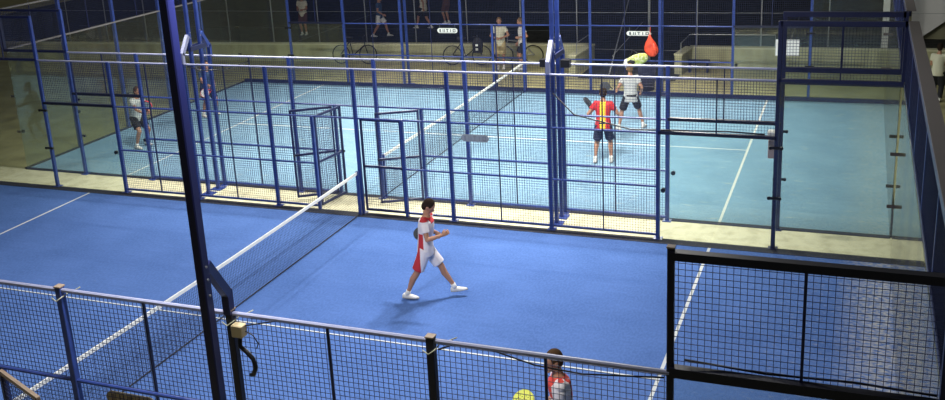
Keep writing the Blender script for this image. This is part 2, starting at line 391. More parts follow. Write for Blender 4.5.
def end_wall(X, y0, y1, s, label):
    t = thing('end_wall', label, 'glass wall', (X, 0, 0))
    n = 5; st = (y1 - y0) / n
    for i in range(n):
        a = y0 + i * st; b = a + st
        bm = bmesh.new(); box(bm, -s * .014, -s * .002, a + .012, b - .012, .02, 2.99); gl = link('glass_panel', bm, M['glass'], t)
        if s < 0:
            bm2 = bmesh.new(); cyl(bm2, (0, a + .09, .95), (1, 0, 0), .04, .05, 12); link('glass_clamp', bm2, M['clamp'], gl)
        bm = bmesh.new(); mesh_grid(bm, (s * .01, a, 3.04), (0, 1, 0), (0, 0, 1), st, .9); link('mesh_panel', bm, M['wire'], t)
        bm = bmesh.new(); box(bm, s * .03 - .011, s * .03 + .011, a + st / 2 - .011, a + st / 2 + .011, 3.04, 3.95); link('stiffener', bm, M['darkblue'], t)
    for i in range(1, n):
        bm = bmesh.new(); y = y0 + i * st; q = .04 if s < 0 else .02
        box(bm, s * q * 1.2 - q, s * q * 1.2 + q, y - q, y + q, 0, 4.0); link('post', bm, M['blue'], t)
    for z in (3.04, 4.01):
        bm = bmesh.new(); box(bm, s * .04 - .04, s * .04 + .04, y0 + .04, y1 - .04, z - (.085 if s > 0 else .04), z); link('rail', bm, M['darkblue'] if s > 0 else M['cap'], t)
    if s > 0:
        bm = bmesh.new(); box(bm, .0, .15, y0 + .04, y1 - .04, 4.012, 4.03); link('capping', bm, M['cap'], t)
    bm = bmesh.new(); box(bm, s * .03 - .04, s * .03 + .04, y0, y1, -.05, .03); link('base_rail', bm, M['kerb'], t)
    return t
end_wall(E_, NS, g, 1, 'tall glass and mesh end wall at the right edge, beside the near court')
end_wall(E_, G, FS, 1, 'glass and mesh end wall at the right end of the far court, beside the person outside')
end_wall(-E_, G, FS, -1, 'glass end wall with blue posts at the left end of the far court')
end_wall(-E_, NS, g, -1, 'glass end wall at the left end of the near court')

# ------------------------------------------------------------------ nets
def net(y0, y1, label):
    t = thing('padel_net', label, 'net', (0, (y0 + y1) / 2, 0)); L_ = (y1 - y0) / 2
    def top(y): return .88 + .04 * (abs(y) / L_) ** 1.3
    bm = bmesh.new(); n = 24
    for k in (-1, 1):
        pass
    ys = [-L_ + 2 * L_ * i / n for i in range(n + 1)]
    rings = [[bm.verts.new((dx, y, top(y) + dz)) for dx, dz in ((-.012, 0), (.012, 0), (.012, -.055), (-.012, -.055))] for y in ys]
    for A, B in zip(rings, rings[1:]):
        for k in range(4): bm.faces.new((A[k], A[(k + 1) % 4], B[(k + 1) % 4], B[k]))
    bm.faces.new(rings[0]); bm.faces.new(rings[-1][::-1])
    link('top_tape', bm, M['tape'], t)
    bm = bmesh.new(); mesh_grid(bm, (0, -L_ + .02, .03), (0, 1, 0), (0, 0, 1), 2 * L_ - .04, .8, .045, .0013); link('net_mesh', bm, M['net'], t)
    bm = bmesh.new(); tube(bm, [(0, -L_, .025), (0, L_, .025)], .012, 6); link('bottom_cord', bm, M['net'], t)
    for k in (-1, 1):
        bm = bmesh.new(); box(bm, -.03, .03, k * (L_ - .0) - .03, k * (L_ - .0) + .03, 0, .93); link('net_post', bm, M['blue'], t)
    return t
net(NS + .09, g - .09, 'white taped net of the near court running towards the lower left')
net(G + .09, FS - .09, 'white taped net of the far court seen through the mesh fences')

# ------------------------------------------------------------------ floodlight masts
def area(name, loc, aim, power, size=.5, col=(1, .96, .88)):
    l = bpy.data.lights.new(name, 'AREA'); l.energy = power; l.size = size; l.color = col; l.shape = 'RECTANGLE'; l.size_y = size * .6; l.spread = math.radians(138)
    o = bpy.data.objects.new(name, l); COL.objects.link(o); o.location = loc
    o.rotation_euler = (Vector(aim) - Vector(loc)).to_track_quat('-Z', 'Y').to_euler(); return o
MH = 6.6
def mast(x, y, s, label, m, power, elbow=.3, col=(1, .96, .88)):
    """s: direction (in y) from the mast to its court"""
    t = thing('light_mast', label, 'light mast', (x, y, 0))
    q = .044 if y < -5 else .036
    bm = bmesh.new(); box(bm, -q, q, -q * 1.15, q * 1.15, 0, MH); bevel(bm, .01); box(bm, -.13, .13, -.13, .13, 0, .02)
    link('mast_pole', bm, M[m], t)
    fy = s * elbow                     # fence post top sits there
    bm = bmesh.new()
    pts = [(0, fy + 0, 3.0), (0, fy, 3.2), (0, s * .05, 3.2 + elbow + .05)]
    pts = [(4 - x if abs(x - 4) < .1 else 0, p[1], p[2]) if i < 2 else p for i, p in enumerate(pts)]
    bars(bm, pts[0], pts[0][:2] + (3.24,), (0, 1, 0), .075, .075); bars(bm, pts[1], pts[2], (0, s, 1), .075, .085)
    link('elbow_strut', bm, M['rail'] if y == .36 else M[m], t)  # nearer mast's elbow takes the pale rail colour; lamp glare painted on
    for z in (3.35, 3.5, 3.62):
        bm = bmesh.new(); cyl(bm, (0, 0, z), (1, 0, 0), .011, q * 2 + .02, 8); link('bolt', bm, M['steel'], t)
    bm = bmesh.new(); box(bm, -.75, .75, -.04, .04, MH - .08, MH); link('cross_arm', bm, M[m], t)
    cyy = {True: NS / 2, False: 6.0}[y + s * 3 < .5]
    for k in (-1, 1):
        c = Vector((k * .55, s * .16, MH + .02)); aimw = Vector((x * .75 + k * 1.2, cyy, 0)); d = (aimw - (c + Vector((x, y, 0)))).normalized()
        q = Vector((0, 0, -1)).rotation_difference(d).to_matrix().to_4x4()
        bm = bmesh.new()
        bmesh.ops.create_cone(bm, cap_ends=True, segments=4, radius1=.33, radius2=.2, depth=.16, matrix=Matrix.Translation(c - d * .09) @ q @ Matrix.Rotation(PI / 4, 4, 'Z'))
        bars(bm, c - d * .2, c - d * .2 + Vector((0, -s * .1, -.1)), (1, 0, 0), .05, .12)
        fl = link('floodlight', bm, M['clamp'], t)
        bm = bmesh.new(); bmesh.ops.create_cone(bm, cap_ends=True, segments=4, radius1=.3, radius2=.3, depth=.01, matrix=Matrix.Translation(c + d * .0) @ q @ Matrix.Rotation(PI / 4, 4, 'Z'))
        link('lamp_lens', bm, M['lens'], fl)
        if power: area('lamp', Vector((x, y, 0)) + c + d * .02, aimw, power, .4, col)
    return t
P = 178
COOL = (.98, .97, 1.0); WARM = (1, .975, .9)
mN = mast(4.05, NS - .42, 1, 'dark light mast rising from the bottom edge in front of the near court', 'mast', P * .75, .37, COOL)
mast(-4, NS - .42, 1, 'light mast outside the frame left of the near court', 'black', P * .35, .37, COOL)
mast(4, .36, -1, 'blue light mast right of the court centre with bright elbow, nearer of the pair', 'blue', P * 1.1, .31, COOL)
mast(4, .72, 1, 'blue light mast right of the court centre, farther of the pair', 'blue', P * 1.7, .31, WARM)
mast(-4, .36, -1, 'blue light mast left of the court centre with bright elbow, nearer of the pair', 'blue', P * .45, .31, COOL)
mast(-4, .72, 1, 'blue light mast left of the court centre, farther of the pair', 'blue', P * 1.3, .31, WARM)
mast(4, FS + .4, -1, 'blue light mast on the far fence behind the grey shirted player', 'blue', P * 1.4, .31, WARM)
mast(-4, FS + .4, -1, 'blue light mast on the far fence right of the leaning bicycle', 'blue', P * 1.3, .31, WARM)

# straps tying the paired masts together
for x, lab in ((4, 'dark bracket tying the two masts right of centre together'), (-4, 'dark bracket tying the two masts left of centre together')):
    t = thing('mast_bracket', lab, 'bracket', (x, .54, 3.28))
    bm = bmesh.new()
    for k in (-1, 1): box(bm, k * .075 - .012, k * .075 + .012, -.28, .28, -.05, .05)
    link('strap', bm, M['darkblue'], t)
    if x > 0:
        for k in (-1, 1):
            bm = bmesh.new(); box(bm, k * .2 - .085, k * .2 + .085, -.07, .07, -.24, -.1); link('ballast_box', bm, M['clamp'], t)
# junction boxes
t = thing('junction_box', 'small cream junction box on the near fence beside the dark mast', 'electrical box', (4.12, NS - .1, 2.87))
bm = bmesh.new(); box(bm, -.06, .06, -.045, .045, -.06, .06); bevel(bm, .008); link('housing', bm, M['box'], t)
bm = bmesh.new(); tube(bm, [(0, 0, -.075), (.0, -.01, -.16), (.07, -.02, -.2), (.13, -.02, -.26), (.15, -.02, -.34), (.12, -.02, -.42), (.08, 0, -.44)], .022, 8); link('conduit', bm, M['clamp'], t, True)
bm = bmesh.new(); tube(bm, [(.07, 0, .0), (.16, -.02, -.02), (.2, -.01, -.1), (.17, 0, -.16)], .006, 6); link('cable', bm, M['clamp'], t, True)
t = thing('junction_box', 'faded pink electrical box with cream cap on the post beside the right service line', 'electrical box', (7.87, G - .2, 1.42))
bm = bmesh.new(); box(bm, -.065, .065, -.06, .06, -.0, .33); bevel(bm, .008); link('housing', bm, M['pinkbox'], t)
bm = bmesh.new(); box(bm, -.08, .08, -.08, .08, .36, .5); bevel(bm, .012); link('cap', bm, M['tape'], t)
# bits of cord and cable on the near fence
def cord(name, pts, r, m, label, cat='cord'):
    bm = bmesh.new(); tube(bm, pts, r, 6); tag(link(name, bm, m, None, True), label, cat)
def tie(x, label):
    cord('cord_tie', [(x - .055, NS - .1, 2.93), (x, NS - .105, 2.9), (x + .055, NS - .09, 2.94), (x + .06, NS + .02, 2.95), (x + .15, NS + .02, 2.99), (x + .22, NS + .01, 3.03)], .006, M['rope'], label)
tie(2, 'pale cord knotted round the blue fence post at the lower left')
tie(4, 'pale cord knotted round the fence post beside the dark mast')
tie(6, 'pale cord knotted round the black fence post at the bottom centre')
cord('cable', [(6.05, NS, 2.9), (6.2, NS, 2.97), (6.5, NS, 2.97), (6.9, NS, 2.88), (7.3, NS, 2.86), (7.95, NS, 2.93)], .008, M['clamp'], 'black cable sagging along the near fence towards the tall mesh panel', 'cable')
cord('cable', [(4.1, NS - .1, 2.9), (4.5, NS + .02, 2.96), (5.1, NS + .02, 2.94), (5.7, NS + .02, 2.97)], .007, M['clamp'], 'black cable under the top rail between the mast and the black post', 'cable')
cord('cable', [(8.1, NS + .03, 3.09), (8.7, NS + .03, 3.06), (9.3, NS + .02, 3.09), (9.85, NS + .02, 3.07)], .01, M['clamp'], 'black cable lying along the bottom of the tall mesh panel at lower right', 'cable')
cord('cable', [(4.0, .3, 2.6), (4.4, .3, 2.2), (5.5, .05, 2.04), (7.2, .05, 2.08), (7.8, .05, 2.06)], .014, M['clamp'], 'dark cable resting on the rail in front of the red shirted player', 'cable')
cord('cable', [(-3.95, .1, 2.95), (-3.7, .3, 2.82), (-3.3, .6, 2.8), (-2.9, .9, 2.93)], .012, M['clamp'], 'dark cable drooping between the paired masts left of centre', 'cable')

# ------------------------------------------------------------------ small signs
def sign(x, y, z, label, w=.62, h=.16, face=-1, m='tape', ink='mark'):
    t = thing('fence_sign', label, 'sign', (x, y, z))
    bm = bmesh.new(); n = 8; r = h / 2; out = []
    for k in range(n + 1): a = -PI / 2 + PI * k / n; out.append((w / 2 - r + r * math.cos(a), r * math.sin(a)))
    for k in range(n + 1): a = PI / 2 + PI * k / n; out.append((-w / 2 + r + r * math.cos(a), r * math.sin(a)))
    A = [bm.verts.new((p, -.005, q)) for p, q in out]; B = [bm.verts.new((p, .005, q)) for p, q in out]
    bm.faces.new(A); bm.faces.new(B[::-1])
    for i in range(len(out)): j = (i + 1) % len(out); bm.faces.new((A[j], A[i], B[i], B[j]))
    link('plate', bm, M[m], t)
    bm = bmesh.new(); q = face * .006; s = h * .3
    def b_(x0, x1, z0, z1): box(bm, x0, x1, min(q, q + face * .003), max(q, q + face * .003), z0, z1)
    u = w / 6.2
    c = -2.2 * u; b_(c - .2 * u, c + .2 * u, -s, s)                          # filled round mark
    c = -1.1 * u; b_(c - .3 * u, c - .12 * u, -s, s); b_(c + .15 * u, c + .33 * u, -s, s)   # two uprights
    c = 0; b_(c - .35 * u, c + .35 * u, s * .55, s); b_(c - .1 * u, c + .1 * u, -s, s)      # T
    c = 1.0 * u; b_(c - .1 * u, c + .1 * u, -s, s)                             # I
    c = 2.1 * u; b_(c - .4 * u, c + .4 * u, s * .6, s); b_(c - .4 * u, c + .4 * u, -s, -s * .6); b_(c - .4 * u, c - .2 * u, -s, s); b_(c + .2 * u, c + .4 * u, -s, s)  # O
    b_(-2.3 * u, 2.4 * u, -s * 1.15, -s * 1.0) ; link('lettering', bm, M[ink], t)
    bm = bmesh.new()
    for k in (-1, 1): tube(bm, [(k * w * .38, 0, h * .4), (k * w * .38, 0, h * .5 + .1)], .004, 5)
    link('tie_wire', bm, M['steel'], t)
    return t
sign(-2.42, FS + .0 - .03, 1.82, 'small white capsule sign on the far fence, left of the two spectators', .66, .15)
sign(3.42, FS - .03, 1.80, 'small white capsule sign on the far fence above the grey shirted player', .7, .13)
sign(2.55, g - .03, 1.74, 'small pale capsule sign on the fence behind the walking player', .56, .14, -1, 'palesign', 'steel')
sign(2.62, NS + .03, 1.82, 'small tan capsule sign on the nearest fence at the lower left edge', .62, .16, -1, 'box', 'wood')
bm = bmesh.new(); box(bm, 7.12, 7.72, FS - .03, FS - .02, 1.24, 1.68)
tag(link('notice_board', bm, M['white']), 'plain white notice fixed to the glass at the far right corner', 'notice')

# ------------------------------------------------------------------ people
def bake(bm, name, m, parent, voxel, smooth=3, mats=None):
    me = bpy.data.meshes.new('tmp'); bmesh.ops.recalc_face_normals(bm, faces=bm.faces); bm.to_mesh(me); bm.free()
    o = bpy.data.objects.new('tmp', me); COL.objects.link(o)
    r = o.modifiers.new('r', 'REMESH'); r.mode = 'VOXEL'; r.voxel_size = voxel
    s = o.modifiers.new('s', 'SMOOTH'); s.factor = .5; s.iterations = smooth
    dg = bpy.context.evaluated_depsgraph_get()
    out = bpy.data.meshes.new_from_object(o.evaluated_get(dg)); out.name = name
    bpy.data.objects.remove(o); bpy.data.meshes.remove(me)
    out.materials.clear(); out.materials.append(m)
    for p in out.polygons: p.use_smooth = True
    ob = bpy.data.objects.new(name, out); COL.objects.link(ob); ob.parent = parent
    return ob
def ik(a, b, l1, l2, hint):
    a, b = Vector(a), Vector(b); d = b - a; D = min(d.length, (l1 + l2) * .999); u = d.normalized()
    b = a + u * D; x = (l1 * l1 - l2 * l2 + D * D) / (2 * D); h = math.sqrt(max(0, l1 * l1 - x * x))
    hv = Vector(hint); hv = (hv - u * hv.dot(u)).normalized()
    return a + u * x + hv * h, b
def loft(bm, secs, n=18):
    rings = []
    for c, R_, F_, rx, ry in secs:
        c = Vector(c); rings.append([bm.verts.new(c + R_ * rx * math.cos(t) + F_ * ry * math.sin(t)) for t in [2 * PI * k / n for k in range(n)]])
    for A, B in zip(rings, rings[1:]):
        for k in range(n): bm.faces.new((A[k], A[(k + 1) % n], B[(k + 1) % n], B[k]))
    bm.faces.new(rings[0][::-1]); bm.faces.new(rings[-1])
def limb(bm, pts, rs, n=12):
    tube(bm, pts, list(rs), n)
    for p, r in zip(pts, rs): sphere(bm, Vector(p), (r * .99,) * 3, u=10, v=8)

def hand(bm, wrist, d, palm, s, curl=.5, fr=.009):
    """palm along d, palm facing 'palm' direction, five fingers; s=+1 thumb towards side vector"""
    d = d.normalized(); palm = (palm - d * palm.dot(d)).normalized(); side = d.cross(palm).normalized() * s
    loft(bm, [(wrist, side, palm, .026, .019), (wrist + d * .04, side, palm, .038, .017), (wrist + d * .09, side, palm, .042, .014), (wrist + d * .1, side, palm, .038, .012)], 12)
    for i, L_ in enumerate((.066, .075, .07, .055)):
        b0 = wrist + d * .08 + side * (.03 - i * .02); p = [b0, b0 + d * .02]; dd = d.copy()
        for seg in (.45, .32, .25):
            dd = (dd * math.cos(curl * .9) + palm * math.sin(curl * .9)).normalized() if seg < .46 else dd
            dd = dd.normalized(); p.append(p[-1] + dd * L_ * seg)
            pl = palm * math.cos(0) ; dd = (dd + pl * curl * .55).normalized()
        tube(bm, p, [fr, fr, fr * .96, fr * .9, fr * .75], 8)
    b0 = wrist + d * .03 + side * .03
    tube(bm, [b0, b0 + d * .03 + side * .022 + palm * .01, b0 + d * .055 + side * .026 + palm * .025, b0 + d * .075 + side * .018 + palm * .035], [fr * 1.3, fr * 1.2, fr * 1.05, fr * .8], 8)

def person(label, loc, heading, p, shirt, shorts, hair='hair', vox=.012, skin='skin', shoe='shoe', bag=None, scale=1.0, sleeve=.55, short_len=.8, long=False, hairlen=0):
    """heading: world angle the person faces; local +Y forward, +X right side"""
    t = thing('person', label, 'person', loc, heading - PI / 2); t.scale = (scale,) * 3
    X = Vector((1, 0, 0)); Yv = Vector((0, 1, 0)); Z = Vector((0, 0, 1))
    pel = Vector(p.get('pelvis', (0, 0, .93))); lean = Vector(p.get('lean', (0, .04, 1))).normalized()
    tw = math.radians(p.get('twist', 0)); htw = math.radians(p.get('hips', 0))
    sr = Vector((math.cos(tw), -math.sin(tw), 0)); sr = (sr - lean * sr.dot(lean)).normalized(); sf = lean.cross(sr).normalized()
    hr = Vector((math.cos(htw), -math.sin(htw), 0)); hf = Z.cross(hr)
    neck = pel + lean * .52; chest = pel + lean * .36; waist = pel + lean * .17
    hd = math.radians(p.get('head', 0)); hp = p.get('nod', .1)
    hfv = (Vector((-math.sin(hd) * -1, math.cos(hd), 0)) - Z * hp).normalized(); hrv = hfv.cross(Z).normalized(); hu = hrv.cross(hfv)
    headc = neck + lean * .13 + hfv * .03 + Z * .045
    bm = bmesh.new()
    tors = [(pel - Z * .09, hr, hf, .13, .1), (pel, hr, hf, .165, .115), (waist, hr.lerp(sr, .4).normalized(), hf.lerp(sf, .4).normalized(), .14, .1), (chest, sr, sf, .168, .115), (chest + lean * .09, sr, sf, .168, .108), (neck - lean * .02, sr, sf, .09, .075), (neck + lean * .03, sr, sf, .055, .058)]
    loft(bm, tors)
    tube(bm, [neck - lean * .05, neck + lean * .05, headc - hu * .05], [.062, .056, .052], 12)
    rot = Matrix((hrv, hfv, hu)).transposed()
    sphere(bm, headc + hu * .025, (.078, .098, .105), rot); sphere(bm, headc - hu * .035 + hfv * .025, (.058, .07, .085), rot)
    for k in (-1, 1): sphere(bm, headc + hrv * k * .078 - hfv * .005, (.012, .024, .034), rot, 8, 6)
    tube(bm, [headc + hfv * .088 + hu * .025, headc + hfv * .112 - hu * .022, headc + hfv * .092 - hu * .035], [.009, .015, .009], 8)
    sphere(bm, headc + hfv * .083 - hu * .06, (.026, .014, .014), rot, 8, 6); sphere(bm, headc + hfv * .08 - hu * .1, (.026, .02, .018), rot, 8, 6)
    J = {}
    for side, k in (('R', 1), ('L', -1)):
        hip = pel + hr * k * .09 - Z * .03; ank = Vector(p['ank' + side])
        toe = Vector(p.get('toe' + side, (0, 1, 0))).normalized(); knee, ank = ik(hip, ank, .43, .42, p.get('knee' + side, (k * .1, 1, 0)))
        J['leg' + side] = (hip, knee, ank, toe)
        limb(bm, [hip, hip.lerp(knee, .4), knee], (.092, .078, .055)); d = ank - knee; back = (-toe + Z * toe.dot(Z)).normalized()
        limb(bm, [knee, knee + d * .3 + back * .018, knee + d * .75, ank], (.054, .056, .036, .034))
        sphere(bm, ank + toe * .05 - Z * .03, (.03, .03, .03)); 
        sh = neck - lean * .055 + sr * k * .165; wr = Vector(p['wr' + side])
        elb, wr = ik(sh, wr, .285, .25, p.get('elb' + side, (k * .4, -1, -.3)))
        J['arm' + side] = (sh, elb, wr)
        limb(bm, [sh, sh.lerp(elb, .45), elb], (.055, .046, .037)); limb(bm, [elb, elb.lerp(wr, .3), wr], (.038, .038, .025))
        hd_ = Vector(p.get('hand' + side, wr - elb)); hand(bm, wr - hd_.normalized() * .01, hd_, Vector(p.get('palm' + side, (-k, .2, -.1))), -k if False else 1, p.get('curl', .55), .0095 if vox < .01 else .012)
    bake(bm, 'body', M[skin], t, vox, 2)
    # clothing
    bm = bmesh.new(); e = .016
    secs = [(pel - Z * .13 + lean * 0, hr, hf, .183, .137), (pel - Z * .05, hr, hf, .186, .138), (pel + lean * .05, hr, hf, .178, .13), (waist, sr, sf, .158, .12), (chest, sr, sf, .182, .13), (chest + lean * .09, sr, sf, .18, .12), (neck - lean * .035, sr, sf, .12, .088), (neck - lean * .0, sr, sf, .07, .068)]
    loft(bm, secs)
    for k in 'RL':
        sh, elb, wr = J['arm' + k]; end = sh.lerp(elb, sleeve)
        tube(bm, [neck - lean * .06, sh + lean * .005, sh.lerp(elb, .2), end], [.06, .069, .068, .066], 12); sphere(bm, sh, (.068,) * 3)
        if long: tube(bm, [sh, elb, wr], [.066, .055, .04], 12); sphere(bm, elb, (.055,) * 3)
    bake(bm, 'shirt', shirt if not isinstance(shirt, str) else M[shirt], t, max(vox, .009), 2)
    bm = bmesh.new(); loft(bm, [(pel - Z * .13, hr, hf, .165, .12), (pel - Z * .03, hr, hf, .183, .133), (pel + Z * .07, hr, hf, .17, .124)])
    for k in 'RL':
        hip, knee, ank, toe = J['leg' + k]; end = hip.lerp(knee, short_len)
        tube(bm, [hip + Z * .02, hip.lerp(knee, short_len * .5), end], [.105, .104, .103], 14)
        if short_len > .99: tube(bm, [knee, ank + (knee - ank) * .08], [.08, .07], 12); sphere(bm, knee, (.085,) * 3)
    bake(bm, 'trousers' if short_len > .99 else 'shorts', shorts if not isinstance(shorts, str) else M[shorts], t, max(vox, .009), 2)
    for k in 'RL':
        hip, knee, ank, toe = J['leg' + k]; sd = toe.cross(Z).normalized(); u = sd.cross(toe).normalized()
        base = ank - u * .075
        bm = bmesh.new(); loft(bm, [(base - toe * .075 + u * .035, sd, u, .03, .03), (base - toe * .05 + u * .045, sd, u, .038, .045), (base + u * .045, sd, u, .042, .045), (base + toe * .07 + u * .035, sd, u, .047, .034), (base + toe * .14 + u * .025, sd, u, .044, .024), (base + toe * .19 + u * .02, sd, u, .025, .015)], 14)
        so = link('shoe', bm, M[shoe], t, True)
        bm = bmesh.new(); loft(bm, [(base - toe * .08 + u * .01, sd, u, .032, .01), (base + u * .01, sd, u, .043, .012), (base + toe * .1 + u * .01, sd, u, .049, .012), (base + toe * .2 + u * .012, sd, u, .026, .01)], 14); link('sole', bm, M['sole'], so, True)
        bm = bmesh.new(); tube(bm, [ank - u * .02, ank + (knee - ank).normalized() * .07], [.042, .042], 12); link('sock', bm, M['sock'], t, True)
    bm = bmesh.new(); sphere(bm, headc + hu * .04 - hfv * .016, (.087, .098, .103), rot, 20, 14)
    sphere(bm, headc + hu * .0 - hfv * .045, (.08, .066, .09), rot)
    if hairlen: tube(bm, [headc + hu * .05 - hfv * .09, headc - hfv * .14 - hu * .02, headc - hfv * .11 - hu * hairlen], [.03, .032, .012], 10)
    bake(bm, 'hair', M[hair], t, max(vox * .8, .007), 1)
    for k in (-1, 1):
        bm = bmesh.new(); sphere(bm, headc + hfv * .092 + hrv * k * .031 + hu * .012, (.009, .006, .005), rot, 10, 6); link('eye', bm, M['eye'], t, True)
    bm = bmesh.new(); sphere(bm, headc + hfv * .096 - hu * .06, (.022, .006, .006), rot, 10, 6); link('mouth', bm, M['lip'], t, True)
    t['_j'] = 0; del t['_j']
    return t, J

def racket(label, pos, direction, normal, face, edge='r_dark', group=None):
    """padel racket: direction = from the grip to the tip"""
    d = Vector(direction).normalized(); n = Vector(normal); n = (n - d * n.dot(d)).normalized(); s = d.cross(n)
    t = thing('padel_racket', label, 'racket', pos); t.matrix_world = Matrix.Translation(pos) @ Matrix((s, d, n)).transposed().to_4x4()
    bm = bmesh.new(); n_ = 28; out = []
    for k in range(n_):
        a = 2 * PI * k / n_; r = .128 + .012 * math.cos(a - PI / 2); out.append((r * math.sin(a), .315 + r * 1.02 * -math.cos(a) * 1.0))
    def plate(bm, o, z0, z1, sc=1.):
        A = [bm.verts.new((x * sc, (y - .315) * sc + .315, z0)) for x, y in o]; B = [bm.verts.new((x * sc, (y - .315) * sc + .315, z1)) for x, y in o]
        bm.faces.new(A[::-1]); bm.faces.new(B)
        for i in range(len(o)): j = (i + 1) % len(o); bm.faces.new((A[i], A[j], B[j], B[i]))
    plate(bm, out, -.018, .018); tube(bm, [(-.055, .2, 0), (-.02, .12, 0)], .014, 8); tube(bm, [(.055, .2, 0), (.02, .12, 0)], .014, 8); link('frame', bm, M[edge], t)
    bm = bmesh.new(); plate(bm, out, -.0195, .0195, .9); fc = link('face', bm, M[face], t)
    bm = bmesh.new()
    for i in range(-2, 3):
        for j in range(-2, 3):
            if i * i + j * j < 7: cyl(bm, (i * .034, .315 + j * .034, 0), (0, 0, 1), .0065, .0402, 8)
    link('holes', bm, M['clamp'], fc)
    bm = bmesh.new(); tube(bm, [(0, -.01, 0), (0, 0, 0), (0, .13, 0)], [.019, .016, .015], 10); link('grip', bm, M['clamp'], t)
    return t
def world(o, v): 
    bpy.context.view_layer.update(); return o.matrix_world @ Vector(v)

# walking player in white and red
W1, J1 = person('player in white and red kit walking across the near court with head down', (2.93, -3.42, 0), math.radians(15),
    dict(pelvis=(0, -.02, .9), lean=(0, .1, 1), hips=-8, twist=8, ankR=(.07, -.36, .09), toeR=(.1, 1, -.02), ankL=(-.08, .42, .14), toeL=(-.05, 1, .12), kneeR=(.1, 1, 0), kneeL=(0, 1, .1),
         wrR=(.22, .3, 1.17), elbR=(.3, -1, -.6), wrL=(-.17, .14, 1.08), elbL=(-.5, -.8, -.6), handR=(-.3, 1, .5), handL=(.2, .6, -.5), palmR=(-1, 0, -.2), palmL=(1, 0, -.2), head=0, nod=.75, curl=.9),
    'kit_shirt', 'kit_shorts', 'hair', .0075, short_len=.86, sleeve=.6)
tq = racket('dark padel racket tucked under the arm of the walking player', world(W1, (-.2, .2, 1.05)), (world(W1, (-.26, -.35, 1.0)) - world(W1, (-.2, .2, 1.05))), (1, 0, .3), 'r_dark')
# near player behind the fence at the bottom
W2, J2 = person('player seen through the nearest fence at the bottom edge, white shirt with red chest', (6.42, -7.72, 0), math.radians(205),
    dict(pelvis=(0, 0, .9), lean=(0, .12, 1), ankR=(.18, -.05, .09), ankL=(-.18, .12, .09), wrR=(.08, .27, .97), wrL=(-.06, .27, .98), head=-15, nod=.15, curl=.9, handR=(-.2, 1, 0), handL=(.2, 1, 0)),
    'near_shirt', 'kit_shorts', 'hair2', .0085)
racket('yellow green padel racket held out by the player at the bottom edge', world(W2, (-.02, .26, .93)), (-.74, .45, .14), (.35, -.75, .55), 'r_yellow', 'r_yellow')
# red and yellow shirt, back to us
W3, J3 = person('player in red shirt with yellow stripe down the back', (3.95, 4.42, 0), math.radians(98),
    dict(pelvis=(0, -.02, .91), lean=(0, .1, 1), ankR=(.17, 0, .09), ankL=(-.19, -.06, .09), wrR=(.3, .25, 1.12), wrL=(-.32, .22, 1.1), head=-5, nod=.1, handR=(-.1, 1, .2), handL=(.1, 1, .2)),
    'spain', 'c_navy', 'hair', .011, short_len=.85)
racket('dark padel racket held by the player in the red and yellow shirt', world(W3, (-.3, .3, 1.12)), (world(W3, (-.42, .55, 1.3)) - world(W3, (-.3, .3, 1.12))), (0, .6, .8), 'r_dark')
# grey shirt, stepping
W4, J4 = person('player in light grey shirt and black shorts stepping wide on the far court', (3.95, 7.35, 0), math.radians(105),
    dict(pelvis=(0, 0, .85), lean=(-.02, .12, 1), ankR=(.32, .08, .09), ankL=(-.3, -.1, .09), toeR=(.5, 1, 0), toeL=(-.5, .9, 0), wrR=(.27, .12, .93), wrL=(-.3, .12, 1.0), head=0, nod=.1, handL=(-.6, .3, -.1)),
    'c_grey', 'c_black', 'hair3', .011, short_len=.8)
racket('dark padel racket in the left hand of the grey shirted player', world(W4, (-.34, .15, .97)), (world(W4, (-.6, .2, 1.05)) - world(W4, (-.34, .15, .97))), (.2, -1, .2), 'r_dark', 'r_dark')
# left pair on the far court
W5, J5 = person('crouching player in grey top and dark shorts at the left end of far court', (-8.15, 3.33, 0), math.radians(-12),
    dict(pelvis=(0, -.1, .84), lean=(0, .28, 1), ankR=(.19, .02, .09), ankL=(-.19, -.04, .09), wrR=(.17, .45, 1.0), wrL=(-.05, .42, .98), head=0, nod=.05, handR=(-.2, 1, .1), handL=(.4, 1, .1)),
    'c_grey', 'c_black', 'hair2', .012, short_len=.75)
racket('red and white padel racket held forward by the crouching player at left', world(W5, (.12, .5, 1.0)), (.35, -.25, .6), (.35, -1, .25), 'c_white', 'r_red')
W6, J6 = person('player in navy top behind the dark mast, left side of the far court', (-8.3, 6.65, 0), math.radians(-30),
    dict(pelvis=(0, -.1, .84), lean=(0, .25, 1), ankR=(.22, 0, .09), ankL=(-.22, -.05, .09), wrR=(.2, .42, .98), wrL=(-.05, .42, .95), head=0, nod=.05, handR=(-.2, 1, .1), handL=(.4, 1, .1)),
    'c_blue', 'c_navy', 'hair', .012)
racket('red and white padel racket of the navy topped player, beside the dark mast', world(W6, (.0, .5, .92)), (-.5, -.5, -.35), (.4, -1, .3), 'c_white', 'r_red')
# spectators at the low wall
stand = dict(pelvis=(0, 0, .93), ankR=(.1, 0, .09), ankL=(-.1, .02, .09), wrR=(.12, .28, 1.1), wrL=(-.12, .28, 1.12), nod=.25)
person('spectator in cream shirt and khaki shorts standing behind the far fence, left of the pair', (-1.8, 13.95, 0), math.radians(-75), dict(stand, elbR=(1, -.3, -.5), elbL=(-1, -.3, -.5)), 'c_cream', 'c_khaki', 'hair3', .016, short_len=.9)
person('spectator in white top and black shorts standing behind the far fence, right of the pair', (-1.0, 13.9, 0), math.radians(-150), dict(stand, wrR=(.25, .1, .9), wrL=(-.25, .15, 1.15)), 'c_white', 'c_black', 'hair3', .016, short_len=.75, hairlen=.12)
